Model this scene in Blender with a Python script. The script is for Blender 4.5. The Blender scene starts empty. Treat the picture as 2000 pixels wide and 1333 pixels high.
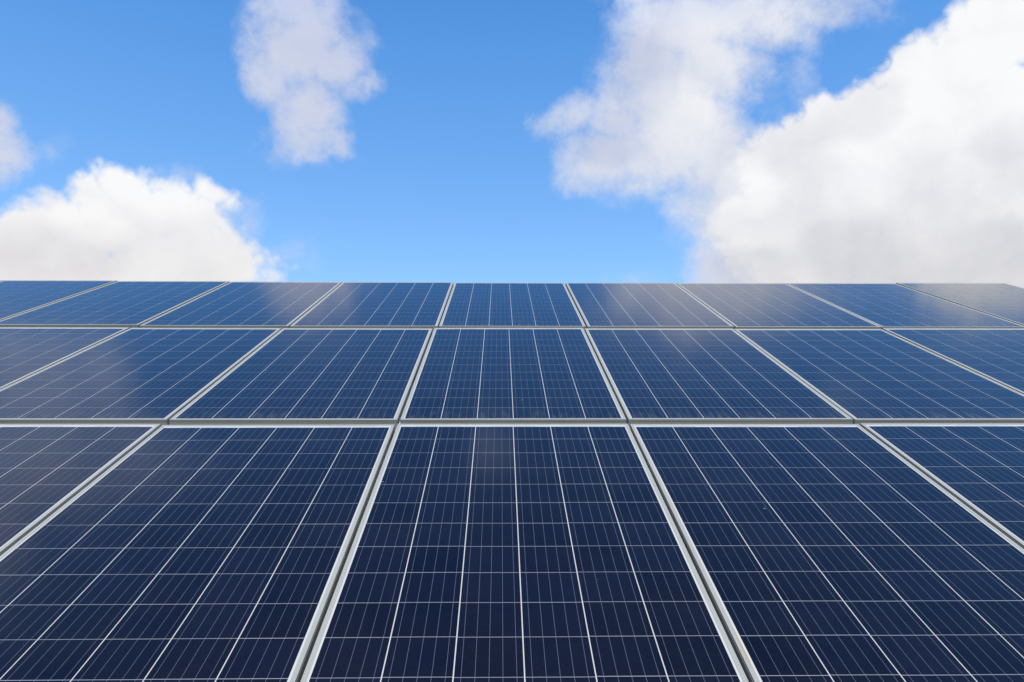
import bpy, bmesh, math, random
from mathutils import Vector, Matrix

random.seed(7)
sc = bpy.context.scene
COL = sc.collection
R_ = math.radians

# ------------------------------------------------------------------ layout
TILT = R_(25.0)                 # slope of the array
BASE = 0.95                     # height of its lowest edge above the ground
PW, PL = 0.992, 1.956           # one panel
PITCH_X, PITCH_V = 1.0035, 2.0151
LIP = 0.0120                    # width of the aluminium lip
GLASS = -0.0016                 # glass lies below the lip
CW, CPX = 0.15675, 0.15970      # cell width and column pitch
CPY, CGAP = 0.15850, 0.0019     # cell pitch up the panel and the white gap
BOT = 0.0190                    # frame edge to the first cell
ROW_SHIFT = {0: 0.0, 1: 0.0016, 2: 0.0308}
U = Vector((0, math.cos(TILT), math.sin(TILT)))      # up the slope
N = Vector((0, -math.sin(TILT), math.cos(TILT)))     # out of the glass
O = Vector((0, 0, BASE))
def P(x, v, n=0.0):
    return O + Vector((x, 0, 0)) + U * v + N * n
SLOPE = Matrix.Rotation(TILT, 4, 'X')

# ------------------------------------------------------------------ node helper
class NT:
    def __init__(s, tree):
        s.t = tree; s.n = tree.nodes; s.l = tree.links; s.n.clear()
    def new(s, typ, **kw):
        nd = s.n.new(typ)
        for k, v in kw.items(): setattr(nd, k, v)
        return nd
    def put(s, sock, v):
        if isinstance(v, bpy.types.NodeSocket): s.l.new(v, sock)
        elif v is not None: sock.default_value = v
    def m(s, op, a, b=None, c=None, clamp=False):
        nd = s.new('ShaderNodeMath', operation=op, use_clamp=clamp)
        for i, v in enumerate((a, b, c)): s.put(nd.inputs[i], v)
        return nd.outputs[0]
    def vm(s, op, a, b=None, scale=None):
        nd = s.new('ShaderNodeVectorMath', operation=op)
        s.put(nd.inputs[0], a)
        if b is not None: s.put(nd.inputs[1], b)
        if scale is not None: s.put(nd.inputs['Scale'], scale)
        return nd.outputs['Value'] if op in ('LENGTH', 'DOT_PRODUCT', 'DISTANCE') else nd.outputs['Vector']
    def xyz(s, v):
        nd = s.new('ShaderNodeSeparateXYZ'); s.put(nd.inputs[0], v); return nd.outputs
    def comb(s, x, y, z=0.0):
        nd = s.new('ShaderNodeCombineXYZ')
        for i, v in enumerate((x, y, z)): s.put(nd.inputs[i], v)
        return nd.outputs[0]
    def noise(s, vec, scale, detail=6, rough=0.55, dist=0.0, col=False, lac=2.0):
        nd = s.new('ShaderNodeTexNoise'); s.put(nd.inputs['Vector'], vec)
        nd.inputs['Scale'].default_value = scale; nd.inputs['Detail'].default_value = detail
        nd.inputs['Roughness'].default_value = rough; nd.inputs['Distortion'].default_value = dist
        nd.inputs['Lacunarity'].default_value = lac
        return nd.outputs['Color' if col else 'Fac']
    def step(s, v, a, b, lo=0.0, hi=1.0, smooth=True):
        nd = s.new('ShaderNodeMapRange', interpolation_type='SMOOTHSTEP' if smooth else 'LINEAR')
        for i, q in enumerate((v, a, b, lo, hi)): s.put(nd.inputs[i], q)
        return nd.outputs[0]
    def mix(s, f, a, b, blend='MIX'):
        nd = s.new('ShaderNodeMix', data_type='RGBA', blend_type=blend)
        s.put(nd.inputs[0], f)
        for i, v in ((6, a), (7, b)):
            s.put(nd.inputs[i], (*v, 1) if isinstance(v, tuple) and len(v) == 3 else v)
        return nd.outputs[2]
    def bsdf(s, **kw):
        nd = s.new('ShaderNodeBsdfPrincipled')
        for k, v in kw.items():
            s.put(nd.inputs[k.replace('_', ' ')], (*v, 1) if isinstance(v, tuple) and len(v) == 3 else v)
        out = s.new('ShaderNodeOutputMaterial'); s.l.new(nd.outputs[0], out.inputs[0])
        return nd

def mat(name):
    m = bpy.data.materials.new(name); m.use_nodes = True
    return m, NT(m.node_tree)

# ------------------------------------------------------------------ materials
def mat_cells():
    m, t = mat('polycrystalline_cells')
    tc = t.new('ShaderNodeTexCoord'); oi = t.new('ShaderNodeObjectInfo'); rnd = oi.outputs['Random']
    x, y, _ = t.xyz(tc.outputs['Object'])
    # the string sits a millimetre high or low in its column
    yy = t.m('ADD', y, t.m('MULTIPLY', t.m('SUBTRACT', rnd, 0.5), 0.0022))
    row = t.m('FLOOR', t.m('DIVIDE', yy, CPY))
    ly = t.m('SUBTRACT', yy, t.m('MULTIPLY', t.m('ADD', row, 0.5), CPY))
    gap = t.m('GREATER_THAN', t.m('ABSOLUTE', ly), CPY / 2 - CGAP / 2)
    b = t.m('DIVIDE', x, 0.0313)
    db = t.m('MULTIPLY', t.m('ABSOLUTE', t.m('SUBTRACT', b, t.m('ROUND', b))), 0.0313)
    bus = t.m('LESS_THAN', db, 0.00062)
    # every cell has its own shade of blue
    wn = t.new('ShaderNodeTexWhiteNoise', noise_dimensions='2D')
    t.put(wn.inputs['Vector'], t.comb(row, t.m('MULTIPLY', rnd, 97.0)))
    cv = wn.outputs['Value']
    wc = t.xyz(wn.outputs['Color'])
    base = t.mix(cv, (0.0006, 0.0010, 0.0040), (0.0033, 0.0045, 0.0138))
    base = t.mix(t.m('MULTIPLY', wc[1], 0.40), base, (0.0038, 0.0033, 0.0108))
    off = t.vm('ADD', tc.outputs['Object'], t.comb(t.m('MULTIPLY', rnd, 31.0), t.m('MULTIPLY', rnd, 57.0), 0.0))
    vor = t.new('ShaderNodeTexVoronoi'); t.put(vor.inputs['Vector'], off); vor.inputs['Scale'].default_value = 95
    grain = t.xyz(vor.outputs['Color'])[0]
    base = t.mix(t.m('MULTIPLY', grain, 0.22), base, (0.0070, 0.0100, 0.0280))
    col = t.mix(bus, base, (0.11, 0.12, 0.155))
    col = t.mix(gap, col, t.mix(wc[2], (0.27, 0.29, 0.32), (0.46, 0.475, 0.49)))
    # dust film: thicker along the lower edge, in dried runs
    n1 = t.noise(off, 2.3, 5, 0.6)
    n2 = t.noise(t.vm('MULTIPLY', off, (38.0, 6.0, 1.0)), 1.0, 4, 0.6)
    edge = t.step(y, 0.16, 0.0)
    dust = t.m('ADD', t.m('MULTIPLY', t.step(n1, 0.3, 0.75), 0.011),
               t.m('MULTIPLY', t.m('MULTIPLY', edge, t.step(n2, 0.42, 0.75)), 0.15))
    # specks and bird spots
    wob = t.vm('ADD', off, t.vm('SCALE', t.noise(off, 60, 2, 0.5, col=True), scale=0.006))
    v2 = t.new('ShaderNodeTexVoronoi'); t.put(v2.inputs['Vector'], wob); v2.inputs['Scale'].default_value = 9
    sp = t.m('MULTIPLY', t.m('LESS_THAN', v2.outputs['Distance'], t.m('MULTIPLY', t.xyz(v2.outputs['Color'])[1], 0.050)),
             t.m('GREATER_THAN', t.xyz(v2.outputs['Color'])[0], 0.82))
    v3 = t.new('ShaderNodeTexVoronoi'); t.put(v3.inputs['Vector'], wob); v3.inputs['Scale'].default_value = 34
    sp3 = t.m('MULTIPLY', t.m('LESS_THAN', v3.outputs['Distance'], 0.035), t.m('GREATER_THAN', t.xyz(v3.outputs['Color'])[0], 0.93))
    dust = t.m('ADD', dust, t.m('ADD', t.m('MULTIPLY', sp, 0.42), t.m('MULTIPLY', sp3, 0.35)), clamp=True)
    col = t.mix(dust, col, (0.42, 0.40, 0.37))
    rough = t.m('ADD', 0.085, t.m('MULTIPLY', dust, 0.8))
    rough = t.m('ADD', rough, t.m('MULTIPLY', n1, 0.03))
    t.bsdf(Base_Color=col, Roughness=rough, IOR=1.48)
    return m

def mat_backsheet():
    m, t = mat('white_backsheet_under_glass')
    tc = t.new('ShaderNodeTexCoord')
    x, y, _ = t.xyz(tc.outputs['Object'])
    # flat connector ribbons in the wide top margin
    cx = t.m('DIVIDE', x, 2 * CPX)
    fx = t.m('ABSOLUTE', t.m('SUBTRACT', cx, t.m('ROUND', cx)))
    top = BOT + 12 * CPY
    in_y = t.m('MULTIPLY', t.m('GREATER_THAN', y, top + 0.0050), t.m('LESS_THAN', y, top + 0.0095))
    rib = t.m('MULTIPLY', in_y, t.m('LESS_THAN', fx, 0.30))
    n = t.noise(tc.outputs['Object'], 14, 4, 0.6)
    col = t.mix(n, (0.61, 0.61, 0.575), (0.72, 0.715, 0.67))
    col = t.mix(t.m('MULTIPLY', rib, 0.8), col, (0.32, 0.32, 0.31))
    t.bsdf(Base_Color=col, Roughness=0.10, IOR=1.47)
    return m

def mat_frame(stain=False):
    m, t = mat('anodised_aluminium_stained' if stain else 'anodised_aluminium')
    tc = t.new('ShaderNodeTexCoord'); oi = t.new('ShaderNodeObjectInfo')
    ob = tc.outputs['Object']
    off = t.vm('ADD', ob, t.comb(t.m('MULTIPLY', oi.outputs['Random'], 41.0), 0.0, 0.0))
    n = t.noise(off, 5.0, 6, 0.65)
    g = t.noise(off, 260.0, 3, 0.6)
    col = t.mix(n, (0.39, 0.40, 0.365), (0.475, 0.48, 0.43))
    col = t.mix(t.m('MULTIPLY', g, 0.25), col, (0.38, 0.385, 0.355))
    warm = t.m('MULTIPLY', t.step(t.noise(off, 3.1, 5, 0.7), 0.58, 0.74), 0.35)
    col = t.mix(warm, col, (0.50, 0.42, 0.33))
    if stain:
        x, y, _ = t.xyz(ob)
        wob = t.m('MULTIPLY', t.noise(off, 22, 4, 0.6), 0.010)
        a = t.step(t.m('SUBTRACT', t.m('ADD', x, PW / 2), wob), 0.0005, 0.006)
        b = t.m('MULTIPLY', t.step(y, 0.17, 0.24), t.step(y, 0.40, 0.30))
        c = t.m('MULTIPLY', t.m('LESS_THAN', x, -PW / 2 + 0.0125), t.m('MULTIPLY', a, b))
        col = t.mix(t.m('MULTIPLY', c, 0.75), col, (0.50, 0.30, 0.14))
    t.bsdf(Base_Color=col, Roughness=t.m('ADD', 0.38, t.m('MULTIPLY', n, 0.2)), Metallic=0.0)
    return m

def mat_steel():
    m, t = mat('galvanised_steel')
    tc = t.new('ShaderNodeTexCoord')
    v = t.new('ShaderNodeTexVoronoi'); t.put(v.inputs['Vector'], tc.outputs['Object']); v.inputs['Scale'].default_value = 60
    t.bsdf(Base_Color=t.mix(t.xyz(v.outputs['Color'])[0], (0.30, 0.31, 0.31), (0.42, 0.43, 0.43)), Roughness=0.5, Metallic=0.5)
    return m

def mat_ground():
    m, t = mat('dry_grass_and_soil')
    tc = t.new('ShaderNodeTexCoord')
    o = tc.outputs['Object']
    a = t.noise(o, 0.35, 8, 0.65); b = t.noise(o, 9.0, 6, 0.7)
    col = t.mix(t.step(b, 0.3, 0.7), (0.045, 0.060, 0.020), (0.115, 0.110, 0.045))
    col = t.mix(t.step(a, 0.52, 0.66), col, (0.16, 0.13, 0.09))
    bmp = t.new('ShaderNodeBump'); bmp.inputs['Strength'].default_value = 0.6; t.put(bmp.inputs['Height'], b)
    t.bsdf(Base_Color=col, Roughness=0.95, Normal=bmp.outputs[0])
    return m

def mat_side(a=(0.20, 0.20, 0.18), b=(0.34, 0.335, 0.30)):  # frame aluminium with the shade of the panel gaps put into its colour
    m, t = mat('shade_toned_aluminium_side')
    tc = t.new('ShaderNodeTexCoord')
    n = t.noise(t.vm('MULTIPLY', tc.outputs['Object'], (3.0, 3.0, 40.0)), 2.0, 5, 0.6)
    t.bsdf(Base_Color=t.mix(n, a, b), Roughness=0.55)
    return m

M_CELL, M_BACK, M_FRAME, M_STAIN, M_STEEL, M_GROUND = (mat_cells(), mat_backsheet(), mat_frame(), mat_frame(True), mat_steel(), mat_ground())
M_SIDE = mat_side(); M_SIDE_LOW = mat_side((0.36, 0.35, 0.31), (0.48, 0.46, 0.41))  # upper side face in the painted shade tone, lower part in a lighter copy

# ------------------------------------------------------------------ meshes
def mesh_from(name, verts, faces, material):
    me = bpy.data.meshes.new(name); me.from_pydata(verts, [], faces); me.update()
    bm = bmesh.new(); bm.from_mesh(me); bmesh.ops.recalc_face_normals(bm, faces=bm.faces); bm.to_mesh(me); bm.free()
    me.materials.append(material)
    return me

def frame_mesh():
    # extruded profile: (distance inwards from the outer edge, height); swept round the panel with mitred corners
    prof = [(LIP, 0.0), (0.0005, 0.0), (0.0, -0.0005), (0.0, -0.0058), (-0.0009, -0.0066), (-0.0009, -0.0078),
            (0.0, -0.0086), (0.0, -0.0102), (-0.0006, -0.0110), (-0.0006, -0.0400), (0.0250, -0.0400), (0.0250, -0.0385),
            (0.0012, -0.0385), (0.0012, -0.0070), (LIP, -0.0070), (LIP, -0.0004)]
    h = PW / 2
    vs, fs = [], []
    for cx, cy, sx, sy in ((-h, 0, 1, 1), (h, 0, -1, 1), (h, PL, -1, -1), (-h, PL, 1, -1)):
        vs += [(cx + sx * d, cy + sy * d, z) for d, z in prof]
    k = len(prof)
    for c in range(4):
        e = (c + 1) % 4
        for i in range(k):
            j = (i + 1) % k
            fs.append((c * k + i, e * k + i, e * k + j, c * k + j))
    me = mesh_from('frame', vs, fs, M_FRAME)
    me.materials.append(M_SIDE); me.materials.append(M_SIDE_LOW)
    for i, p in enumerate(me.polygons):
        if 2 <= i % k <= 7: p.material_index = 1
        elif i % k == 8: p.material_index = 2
    return me

def sheet_mesh():
    h = PW / 2 - 0.003
    z0, z1 = GLASS - 0.0045, GLASS
    vs = [(-h, .003, z0), (h, .003, z0), (h, PL - .003, z0), (-h, PL - .003, z0), (-h, .003, z1), (h, .003, z1), (h, PL - .003, z1), (-h, PL - .003, z1)]
    fs = [(0, 1, 2, 3), (4, 5, 6, 7), (0, 1, 5, 4), (1, 2, 6, 5), (2, 3, 7, 6), (3, 0, 4, 7)]
    return mesh_from('glass_sheet', vs, fs, M_BACK)

def column_mesh():
    h, L = CW / 2, 12 * CPY - CGAP
    vs = [(-h, 0, 0), (h, 0, 0), (h, L, 0), (-h, L, 0)]
    return mesh_from('cell_column', vs, [(0, 1, 2, 3)], M_CELL)

ME_FRAME, ME_SHEET, ME_COL = frame_mesh(), sheet_mesh(), column_mesh()

def link(name, data, parent=None):
    o = bpy.data.objects.new(name, data); COL.objects.link(o)
    if parent: o.parent = parent
    return o

# ------------------------------------------------------------------ one solar panel, then its copies
def make_panel():
    root = link('solar_panel', None)
    root.empty_display_size = 0.2
    link('frame', ME_FRAME, root)
    g = link('glass_sheet', ME_SHEET, root)
    for i in range(6):
        c = link('cell_column', ME_COL, g)
        c.location = ((i - 2.5) * CPX, BOT, GLASS + 0.0004)
    root['category'] = 'solar panel'
    root['group'] = 'framed blue solar panels of the tilted array'
    return root

def copy_tree(o, parent=None):
    c = o.copy(); COL.objects.link(c); c.parent = parent
    for ch in o.children: copy_tree(ch, c)
    return c

LABELS = {
 (0, -2): 'nearest-row solar panel at the left edge, greyed by the reflection of a cloud',
 (0, -1): 'dark navy nearest-row solar panel just left of the middle one, its left half greyed',
 (0, 0): 'dark navy solar panel in the middle of the nearest row, seen head on',
 (0, 1): 'dark navy nearest-row solar panel right of the middle one, rusty stain on its frame',
 (0, 2): 'nearest-row solar panel cut off by the right edge of the picture',
 (1, -3): 'small corner of a middle-row solar panel at the left edge of the picture',
 (1, -2): 'middle-row solar panel second from the left, mirroring the soft edge of a grey cloud',
 (1, -1): 'clear blue middle-row solar panel directly left of the middle one',
 (1, 0): 'blue solar panel in the middle of the middle row, seen head on',
 (1, 1): 'middle-row solar panel right of the middle one, pale cloud glow along its top edge',
 (1, 2): 'plain blue middle-row solar panel, second to the right of the middle one',
 (1, 3): 'middle-row solar panel cut off by the right edge of the picture',
 (2, -5): 'tiny sliver of a top-row solar panel in the far left corner of the array',
 (2, -4): 'top-row solar panel cut off by the left edge, bright blue sky in its glass',
 (2, -3): 'bright blue top-row solar panel, third to the left of the middle one',
 (2, -2): 'top-row solar panel left of the middle with a pale cloud patch in its right half',
 (2, -1): 'blue top-row solar panel directly left of the middle one',
 (2, 0): 'clean blue solar panel in the middle of the top row against the sky',
 (2, 1): 'top-row solar panel right of the middle one, fading into a cloud reflection on its right',
 (2, 2): 'top-row solar panel washed pale lilac by a cloud reflection, second right of the middle',
 (2, 3): 'bright blue top-row solar panel next to last at the right end',
 (2, 4): 'last top-row solar panel at the right end, whitened by a cloud reflection',
}
# a few more panels carry the rows on past the edges of the picture
EXTRA = {
 (0, -3): 'nearest-row solar panel, third to the left of the middle one',
 (0, 3): 'nearest-row solar panel, third to the right of the middle one',
 (0, 4): 'nearest-row solar panel at the right end of its row',
 (1, -4): 'middle-row solar panel, fourth to the left of the middle one',
 (1, 4): 'middle-row solar panel at the right end of its row',
}
spots = {**LABELS, **EXTRA}
proto = make_panel()
first = True
for (r, c), label in spots.items():
    o = proto if first else copy_tree(proto)
    first = False
    rr = random.Random(r * 100 + c * 7 + 3)
    x = c * PITCH_X + ROW_SHIFT[r] + rr.uniform(-.0018, .0018)
    v = r * PITCH_V + rr.uniform(-.0025, .0025)
    n = rr.uniform(-.0015, .0015)
    if r == 2 and c < -1: n += 0.0035 * (-1 - c)
    o.location = P(x, v, n)
    o.rotation_euler = (TILT + R_(rr.uniform(-.09, .09)), R_(rr.uniform(-.09, .09)), R_(rr.uniform(-.04, .04)))
    o['label'] = label
    if (r, c) == (0, 1):
        fr = [k for k in o.children if k.name.startswith('frame')][0]
        fr.material_slots[0].link = 'OBJECT'; fr.material_slots[0].material = M_STAIN

# ------------------------------------------------------------------ the steel rack that carries them
rack = link('mounting_rack', None)
rack.location = P(0, 0, 0)
rack['label'] = 'grey steel rack under the solar panels, glimpsed through the narrow gaps'
rack['category'] = 'rack'
XL, XR = -5.55 * PITCH_X, 4.5 * PITCH_X + 0.03
def box_mesh(name, x0, x1, y0, y1, z0, z1, material):
    vs = [(x, y, z) for z in (z0, z1) for y in (y0, y1) for x in (x0, x1)]
    fs = [(0, 1, 3, 2), (4, 5, 7, 6), (0, 1, 5, 4), (2, 3, 7, 6), (0, 2, 6, 4), (1, 3, 7, 5)]
    me = mesh_from(name, vs, fs, material)
    bm = bmesh.new(); bm.from_mesh(me)
    bmesh.ops.bevel(bm, geom=bm.edges[:], offset=0.004, segments=2, affect='EDGES', profile=0.5)
    bm.to_mesh(me); bm.free()
    return me
rail_vs = [0.03, 0.98, PITCH_V - 0.03, PITCH_V + 0.98, 2 * PITCH_V - 0.03, 2 * PITCH_V + 0.98, 2 * PITCH_V + 1.90]
ME_RAIL = box_mesh('rail', XL, XR, -0.045, 0.045, -0.040, 0.0, M_STEEL)
for v in rail_vs:
    q = link('rail', ME_RAIL, rack)
    q.location = U * v + N * (-0.0445); q.rotation_euler = (TILT, 0, 0)
ME_BEAM = box_mesh('beam', -0.03, 0.03, -0.05, 2 * PITCH_V + PL - 0.02, -0.10, 0.0, M_STEEL)
zf, zb = BASE - 0.15, BASE + (2 * PITCH_V + 1.6) * math.sin(TILT) - 0.20
ME_PF = box_mesh('post', -0.04, 0.04, -0.04, 0.04, -(BASE + 0.3 * math.sin(TILT) - 0.17), 0.0, M_STEEL)
ME_PB = box_mesh('post', -0.04, 0.04, -0.04, 0.04, -(BASE + 5.4 * math.sin(TILT) - 0.17), 0.0, M_STEEL)
for i in range(5):
    x = -4.9 + i * 2.35
    b = link('beam', ME_BEAM, rack); b.location = Vector((x, 0, 0)) + N * (-0.0855); b.rotation_euler = (TILT, 0, 0)
    for me, v in ((ME_PF, 0.3), (ME_PB, 5.4)):
        p = link('post', me, rack)
        p.location = Vector((x, v * math.cos(TILT) + 0.071, v * math.sin(TILT) - 0.17))

# ------------------------------------------------------------------ ground
def ground():
    bm = bmesh.new()
    S = 4000
    rings = [0, 6, 14, 40, 150, 600, S]
    vs = []
    seg = 48
    cv = bm.verts.new((0, 0, 0)); prev = None
    for r in rings[1:]:
        ring = [bm.verts.new((r * math.cos(2 * math.pi * i / seg), r * math.sin(2 * math.pi * i / seg),
                              0.02 * math.sin(i * 3.1 + r) if 0 < r < 100 else 0)) for i in range(seg)]
        for i in range(seg):
            j = (i + 1) % seg
            if prev is None: bm.faces.new((cv, ring[i], ring[j]))
            else: bm.faces.new((prev[i], ring[i], ring[j], prev[j]))
        prev = ring
    me = bpy.data.meshes.new('ground'); bm.to_mesh(me); bm.free(); me.materials.append(M_GROUND)
    g = link('ground', me); g['kind'] = 'structure'; g.location = (0, 0, -0.02)
ground()

# ------------------------------------------------------------------ sky, clouds and sun
# cloud masses as groups of lobes: (azimuth * 0.906, elevation, half width, half height, turn) in degrees
CLOUDS = {
  'tall': [(-14.07, 33.06, 2.4, 1.96, 8.23), (-13.39, 30.73, 2.92, 2.33, 7.51), (-11.34, 29.89, 1.81, 2.06, 6.25), (-15.42, 28.9, 1.1, 1.42, 8.35), (-12.47, 27.39, 2.37, 2.23, 6.49), (-12.22, 25.81, 1.83, 1.36, 6.1), (-12.65, 24.78, 1.46, 0.65, 6.13), (-10.56, 25.48, 0.6, 0.85, 5.22), (-9.86, 28.53, 1.29, 0.51, 19.31), (-14.87, 31.74, 1.65, 1.5, 8.51), (-12.06, 33.19, 1.15, 1.68, 7.06), (-14.85, 33.41, 1.61, 1.43, 8.3), (-29.84, 21.19, 1.03, 1.44, 13.77), (-30.64, 22.21, 1.21, 1.42, 14.75)],
  'wisp_left': [(-13.8, 25.14, 1.29, 1.29, 6.77), (-11.36, 24.91, 0.66, 0.98, 5.52), (-9.62, 30.7, 0.96, 1.87, 5.4), (-16.31, 31.36, 0.97, 1.8, 9.3), (-12.95, 24.26, 1.94, 0.59, 6.17), (-28.05, 21.23, 0.98, 0.38, 44.5), (-15.35, 16.96, 2.28, 1.34, 5.44), (-13.54, 17.53, 1.25, 0.74, 4.92), (-16.41, 19.25, 1.22, 1.98, 6.53), (-16.28, 17.27, 1.51, 1.66, 5.88), (-20.2, 22.14, 1.12, 0.51, 9.15), (-16.06, 18.62, 0.61, 1.49, 6.2), (-14.63, 17.76, 1.84, 0.54, -16.49), (-0.71, 45.19, 2.25, 1.73, 0.35), (-27.57, 41.62, 4.22, 1.95, 17.79)],
  'low': [(-26.92, 16.43, 3.8, 2.89, 9.82), (-23.05, 18.81, 2.9, 3.14, 9.24), (-22.69, 20.45, 1.74, 1.63, 9.74), (-19.92, 19.29, 2.67, 2.51, 8.04), (-18.05, 21.17, 1.42, 0.98, -14.01), (-18.62, 16.68, 3.21, 2.62, 6.58), (-27.15, 18.69, 1.07, 1.02, 11.09), (-28.92, 15.47, 2.65, 2.38, 10.14), (-24.06, 15.01, 8.49, 2.2, 7.94), (-25.29, 19.66, 1.2, 0.98, 10.66), (-16.83, 16.54, 2.39, 1.66, 5.86), (-20.92, 16.72, 3.11, 2.57, 7.48), (-15.32, 16.42, 1.67, 0.8, 5.28)],
  'over': [(-33.11, 32.96, 6.13, 2.45, 20.37), (-29.14, 35.68, 2.65, 2.55, 18.1), (-29.84, 34.11, 3.01, 1.89, 18.25), (-33.81, 35.98, 6.66, 3.08, 21.74), (-35.65, 39.21, 5.92, 3.68, 23.89), (-40.33, 39.59, 5.43, 5.87, 28.1)],
  'arm': [(12.74, 32.34, 3.74, 2.58, -6.89), (16.76, 32.38, 4.27, 2.23, -9.23), (10.55, 29.45, 3.57, 2.85, -5.36), (14.08, 29.54, 3.71, 2.81, -7.29), (8.42, 27.54, 2.56, 1.95, -4.06), (4.81, 27.5, 2.11, 0.87, 21.74), (12.1, 26.74, 3.72, 2.75, -5.83), (7.14, 24.81, 3.12, 2.2, -3.18), (11.0, 24.54, 4.14, 2.65, -4.97), (14.24, 23.9, 2.74, 2.79, -6.4), (5.58, 23.37, 1.35, 0.88, -2.35), (14.9, 34.3, 6.41, 1.32, -8.37), (20.93, 32.36, 2.5, 1.04, -11.75), (16.2, 19.7, 3.72, 3.16, -6.33), (15.4, 16.75, 3.24, 2.53, -5.24), (14.74, 21.52, 3.17, 1.99, -6.14), (16.72, 22.94, 4.07, 1.95, -7.38), (15.91, 22.55, 3.62, 3.12, -6.9), (15.87, 19.4, 3.26, 2.67, -6.11), (13.3, 21.5, 2.41, 1.6, -5.5), (18.06, 32.94, 3.15, 1.43, -10.54), (14.04, 35.93, 1.51, 0.62, -8.43)],
  'wisp_right': [(20.44, 30.52, 1.56, 1.49, -11.1), (17.69, 27.62, 1.81, 0.82, 32.35), (20.87, 31.78, 3.43, 1.17, -11.6), (20.08, 28.15, 0.62, 2.29, -10.37), (8.78, 32.42, 1.57, 1.85, -4.66), (7.47, 29.7, 1.51, 1.16, 24.62), (3.42, 27.12, 1.88, 1.0, 22.48), (4.55, 22.73, 0.85, 0.48, -1.85), (18.2, 26.12, 1.09, 0.57, -8.87), (23.63, 31.76, 1.8, 0.63, -13.31), (7.14, 30.35, 1.04, 1.27, -3.61), (12.28, 20.41, 1.93, 1.69, -4.85), (9.24, 22.16, 2.65, 0.85, -3.84), (8.71, 16.43, 1.46, 0.42, -2.84), (12.47, 17.68, 0.95, 1.71, -4.39), (27.18, 38.01, 2.04, 1.15, -17.27)],
  'mass': [(19.2, 22.92, 4.11, 2.73, -8.56), (21.73, 24.42, 2.52, 2.43, -10.27), (23.6, 25.62, 2.18, 1.88, -11.66), (26.23, 26.26, 2.93, 2.51, -13.37), (28.56, 27.44, 2.7, 2.43, -15.2), (30.74, 27.98, 2.73, 2.77, -16.79), (31.17, 29.26, 1.95, 1.63, -17.54), (28.7, 21.75, 6.74, 5.35, -12.98), (22.95, 18.48, 9.3, 4.78, -8.79), (19.35, 17.01, 3.83, 2.96, -6.79), (31.47, 21.68, 2.45, 3.45, -14.48), (30.49, 15.32, 5.99, 5.36, -10.48), (32.68, 28.67, 2.96, 1.52, -18.88)],
  'bright_left': [(-22.38, 20.66, 3.95, 1.88, 9.67), (-24.67, 18.69, 2.14, 1.55, 9.93)],
  'dim_left': [(-26.48, 15.89, 3.82, 1.84, 9.35), (-12.95, 30.02, 3.98, 4.96, 7.16)],
  'bright_right': [(17.62, 32.57, 3.5, 1.7, -10.22), (32.11, 28.71, 2.45, 1.53, -18.5), (29.27, 26.67, 5.03, 4.85, -15.36), (12.06, 26.09, 2.82, 2.77, -5.72), (16.04, 22.04, 1.88, 1.64, -6.84), (23.0, 22.3, 2.01, 2.81, -10.24), (9.03, 34.23, 2.1, 1.8, -4.92), (14.72, 31.78, 3.0, 2.73, -7.96), (29.91, 23.26, 2.3, 1.74, -14.34), (24.11, 24.9, 3.73, 1.83, -11.7)],
  'dim_right': [(22.98, 25.28, 2.26, 1.58, 21.35), (8.78, 28.0, 2.05, 2.26, -4.28), (24.01, 14.79, 8.96, 0.96, -7.65), (7.33, 25.47, 2.89, 1.49, -3.33), (9.87, 29.52, 2.05, 2.86, -5.0), (22.22, 16.64, 4.23, 1.93, -7.77), (30.3, 22.27, 1.71, 1.34, 9.59), (28.56, 15.66, 4.25, 1.83, -9.86), (16.32, 16.66, 3.05, 1.34, -5.55)],
}

SUN_AZ, SUN_EL = R_(174.0), R_(62.0)      # behind and a little to the right of the viewer
sd = Vector((math.sin(SUN_AZ) * math.cos(SUN_EL), math.cos(SUN_AZ) * math.cos(SUN_EL), math.sin(SUN_EL)))
sun = bpy.data.lights.new('sun', 'SUN'); sun.energy = 2.6; sun.angle = R_(0.53); sun.color = (1.0, 0.94, 0.84)
so = link('sun', sun); so.rotation_euler = sd.to_track_quat('Z', 'Y').to_euler(); so.location = (3, -8, 12)

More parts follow.
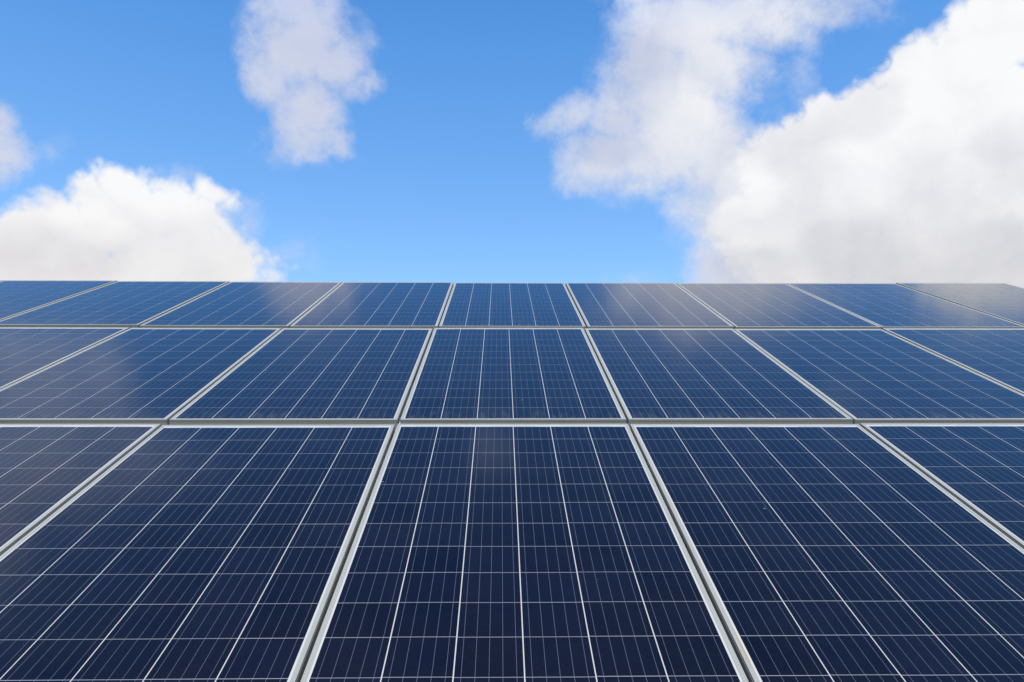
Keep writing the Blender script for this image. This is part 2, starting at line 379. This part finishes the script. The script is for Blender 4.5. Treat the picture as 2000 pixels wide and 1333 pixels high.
def world():
    w = bpy.data.worlds.new('World'); sc.world = w; w.use_nodes = True
    w.cycles.sampling_method = 'MANUAL'; w.cycles.sample_map_resolution = 512
    t = NT(w.node_tree)
    tc = t.new('ShaderNodeTexCoord'); d = tc.outputs['Generated']
    sky = t.new('ShaderNodeTexSky', sky_type='NISHITA'); sky.sun_disc = False
    sky.sun_elevation = SUN_EL; sky.sun_rotation = SUN_AZ
    sky.altitude = 200; sky.air_density = 1.0; sky.dust_density = 0.6; sky.ozone_density = 1.6
    STR = 0.15
    # everything below is written as final radiance, so divide by the strength at the end
    k = lambda r, g, b: (r / STR, g / STR, b / STR)
    x, y, z = t.xyz(d)
    az = t.m('MULTIPLY', t.m('ARCTAN2', x, y), math.degrees(1) * 0.906)
    el = t.m('MULTIPLY', t.m('ARCSINE', z), math.degrees(1))
    blue = t.mix(1.0, sky.outputs[0], t.mix(t.step(el, 15.0, 35.0, smooth=False), SKY_LOW, SKY_HIGH), 'MULTIPLY')
    blue = t.mix(t.step(el, 28.0, 57.0), blue, t.mix(1.0, blue, (0.68, 0.47, 0.51), 'MULTIPLY'))
    # wind-torn warp of the coordinates
    wc = t.noise(d, 9.0, 5, 0.58, col=True)
    wv = t.xyz(wc)
    wu = t.m('MULTIPLY_ADD', t.m('SUBTRACT', wv[0], 0.5), 2.4, az)
    wv_ = t.m('MULTIPLY_ADD', t.m('SUBTRACT', wv[1], 0.5), 2.4, el)
    uuu, vvv = t.comb(wu, wu, wu), t.comb(wv_, wv_, wv_)
    def vma(p, q, r):
        nd = t.new('ShaderNodeVectorMath', operation='MULTIPLY_ADD')
        for i, q_ in enumerate((p, q, r)): t.put(nd.inputs[i], q_)
        return nd.outputs['Vector']
    ragged = t.m('SUBTRACT', t.noise(d, 10.0, 3, 0.55), 0.5)
    def field(key, grow=1.0, unit=False):
        # three lobes at a time, one to a vector lane; the highest lobe wins
        L3 = list(CLOUDS[key])
        while len(L3) % 3: L3.append(L3[-1])
        acc = None
        for i in range(0, len(L3), 3):
            A, B, C, D, E, F, K = [], [], [], [], [], [], []
            for cu, cv, ru, rv, ang in L3[i:i + 3]:
                ru *= grow; rv *= grow
                ca, sa = math.cos(R_(ang)), math.sin(R_(ang))
                A.append(ca / ru); B.append(sa / ru); C.append(-(cu * ca + cv * sa) / ru)
                D.append(-sa / rv); E.append(ca / rv); F.append((cu * sa - cv * ca) / rv)
                K.append(1.0 if unit else min(ru, rv) * 0.5)
            p = vma(vvv, tuple(B), vma(uuu, tuple(A), tuple(C)))
            q = vma(vvv, tuple(E), vma(uuu, tuple(D), tuple(F)))
            r2 = vma(p, p, t.vm('MULTIPLY', q, q))
            f = vma(r2, tuple(-k_ for k_ in K), tuple(K))
            acc = f if acc is None else t.vm('MAXIMUM', acc, f)
        a_, b_, c_ = t.xyz(acc)
        return t.m('MAXIMUM', t.m('MAXIMUM', a_, b_), c_)
    def lobes(key): return field(key)
    def glow(key): return t.step(t.m('MULTIPLY_ADD', ragged, 1.3, field(key, 1.45, True)), 0.0, 1.0)
    big = t.noise(d, 13.0, 7, 0.58)
    fine = t.noise(d, 44.0, 6, 0.66)
    nb = t.m('SUBTRACT', big, 0.5); nf = t.m('SUBTRACT', fine, 0.5)
    # relief: the same billows looked at a little nearer the light
    lp = t.vm('ADD', d, (0.010, -0.010, 0.020))
    relief = t.m('SUBTRACT', big, t.noise(lp, 13.0, 4, 0.56))
    soft = t.noise(d, 7.0, 2, 0.5)
    # cauliflower heads for the crisp cumulus
    dw = t.vm('ADD', d, t.vm('SCALE', wc, scale=0.04))
    lump = lambda sc_: t.m('ABSOLUTE', t.m('SUBTRACT', t.noise(dw, sc_, 0, 0.5), 0.5))
    puff = t.m('SUBTRACT', t.m('MULTIPLY_ADD', lump(62.0), 0.5, lump(27.0)), 0.16)
    def brightness(side):
        hi, lo = glow('bright_' + side), glow('dim_' + side)
        L = t.m('MULTIPLY_ADD', hi, 0.34, 0.50)
        L = t.m('MULTIPLY_ADD', lo, -0.34, L)
        L = t.m('MULTIPLY_ADD', t.m('SUBTRACT', soft, 0.5), 0.42, L)
        return t.m('MULTIPLY_ADD', relief, 0.75, L)
    haze = t.mix(t.step(el, 22.0, 14.5), t.mix(t.step(el, 31.0, 36.0), (1.0, 1.0, 1.0), (0.92, 0.97, 1.10)), (0.99, 0.97, 0.945))    # warmer through the low air
    def layer(under, L, key, amp, fin, w0, w1, shadow, light, dens=1.0, lift=0.0, bias=0.0, edge_lit=0.0, con=1.0, puffy=0.0):
        D = t.m('MULTIPLY_ADD', nb, amp, t.m('MULTIPLY_ADD', nf, fin, t.m('ADD', lobes(key), bias)))
        if puffy: D = t.m('MULTIPLY_ADD', puff, puffy, D)
        a = t.step(D, w0, w1, 0.0, dens)
        if puffy: L = t.m('MULTIPLY_ADD', puff, 0.20, L)
        Lk = t.m('MULTIPLY_ADD', L, con, lift + 0.5 - 0.5 * con, clamp=not edge_lit)
        if edge_lit: Lk = t.m('ADD', Lk, t.step(D, 2.6, 0.2, 0.0, edge_lit), clamp=True)
        return t.mix(a, under, t.mix(1.0, t.mix(Lk, k(*shadow), k(*light)), haze, 'MULTIPLY'))
    def backdrop(col):
        bg = t.new('ShaderNodeBackground'); bg.inputs['Strength'].default_value = STR
        t.put(bg.inputs['Color'], col)
        return bg.outputs[0]
    def choose(f, a, b):
        nd = t.new('ShaderNodeMixShader')
        for i, v in enumerate((f, a, b)): t.put(nd.inputs[i], v)
        return nd.outputs[0]
    # two cloud fields, either side of a clear lane just right of north; added cloud behind
    sides = []
    for side in ('left', 'right'):
        c, L = blue, brightness(side)
        for args, kw in LAYERS[side]: c = layer(c, L, *args, **kw)
        sides.append(backdrop(c))
    clouds = choose(t.m('GREATER_THAN', az, 1.6), sides[0], sides[1])
    # unseen loose cloud added overhead and behind the viewer to whiten the skylight
    loose = t.m('MULTIPLY', t.step(t.noise(d, 3.2, 4, 0.55), 0.38, 0.54), t.step(y, 0.05, -0.20, 0.0, 0.9))
    loose = t.m('MULTIPLY', loose, t.m('GREATER_THAN', z, 0.0))
    around = backdrop(t.mix(loose, blue, k(0.80, 0.80, 0.82)))
    ahead = t.m('MULTIPLY', t.m('GREATER_THAN', y, 0.12), t.m('GREATER_THAN', z, -0.02))
    out = t.new('ShaderNodeOutputWorld')
    t.l.new(choose(ahead, around, clouds), out.inputs[0])

SKY_HIGH, SKY_LOW = (0.62, 1.30, 1.80), (1.11, 1.41, 1.57)
LAV, WHITE = (0.50, 0.57, 0.79), (0.95, 0.955, 0.97)
LAYERS = {
 'left': [
    (('over', 3.5, 0.8, -0.9, 2.4, (0.45, 0.51, 0.68), (0.65, 0.71, 0.88)), dict(dens=0.84)),
    (('wisp_left', 5.0, 2.0, -0.6, 2.6, LAV, (0.80, 0.84, 0.95)), dict(dens=0.75, bias=0.35)),
    (('tall', 2.2, 1.7, -0.5, 1.5, (0.53, 0.59, 0.79), (0.74, 0.765, 0.85)), dict(dens=0.98, bias=0.5, con=0.7, lift=0.08)),
    (('low', 1.8, 1.0, -0.25, 0.9, (0.67, 0.67, 0.73), WHITE), dict(lift=0.12, edge_lit=0.12, bias=0.3, puffy=2.0)),
 ],
 'right': [
    (('wisp_right', 5.0, 2.2, -0.7, 2.8, LAV, (0.85, 0.88, 0.97)), dict(dens=0.66)),
    (('arm', 2.2, 1.6, -0.6, 1.7, (0.57, 0.62, 0.78), (0.90, 0.905, 0.925)), dict(dens=0.985, bias=0.5, lift=-0.07)),
    (('mass', 1.7, 0.9, -0.2, 0.8, (0.62, 0.64, 0.71), WHITE), dict(lift=0.08, edge_lit=0.10, bias=0.25, puffy=1.9)),
 ],
}
world()

# ------------------------------------------------------------------ camera
cam = bpy.data.cameras.new('camera'); co = link('camera', cam)
cam.sensor_width = 36.0; cam.sensor_fit = 'HORIZONTAL'
cam.lens = 36.0 * 1625.19 / 2000.0
cam.clip_start = 0.05; cam.clip_end = 12000
right = Vector((0.99989019, -0.01462042, -0.00241779)); up = Vector((-7.48611655e-04, -0.212781312, 0.977099561))
back = right.cross(up)
mw = Matrix.Identity(4)
for i in range(3): mw[i][0], mw[i][1], mw[i][2] = right[i], up[i], back[i]
mw.translation = O + Vector((-0.05730112, -1.81358151, 0.41153195))
co.matrix_world = mw
sc.camera = co

sc.render.engine = 'CYCLES'
sc.view_settings.view_transform = 'Standard'; sc.view_settings.look = 'None'
sc.view_settings.exposure = 0; sc.view_settings.gamma = 1
sc.render.film_transparent = False
sc.cycles.max_bounces = 4; sc.cycles.diffuse_bounces = 2; sc.cycles.glossy_bounces = 3
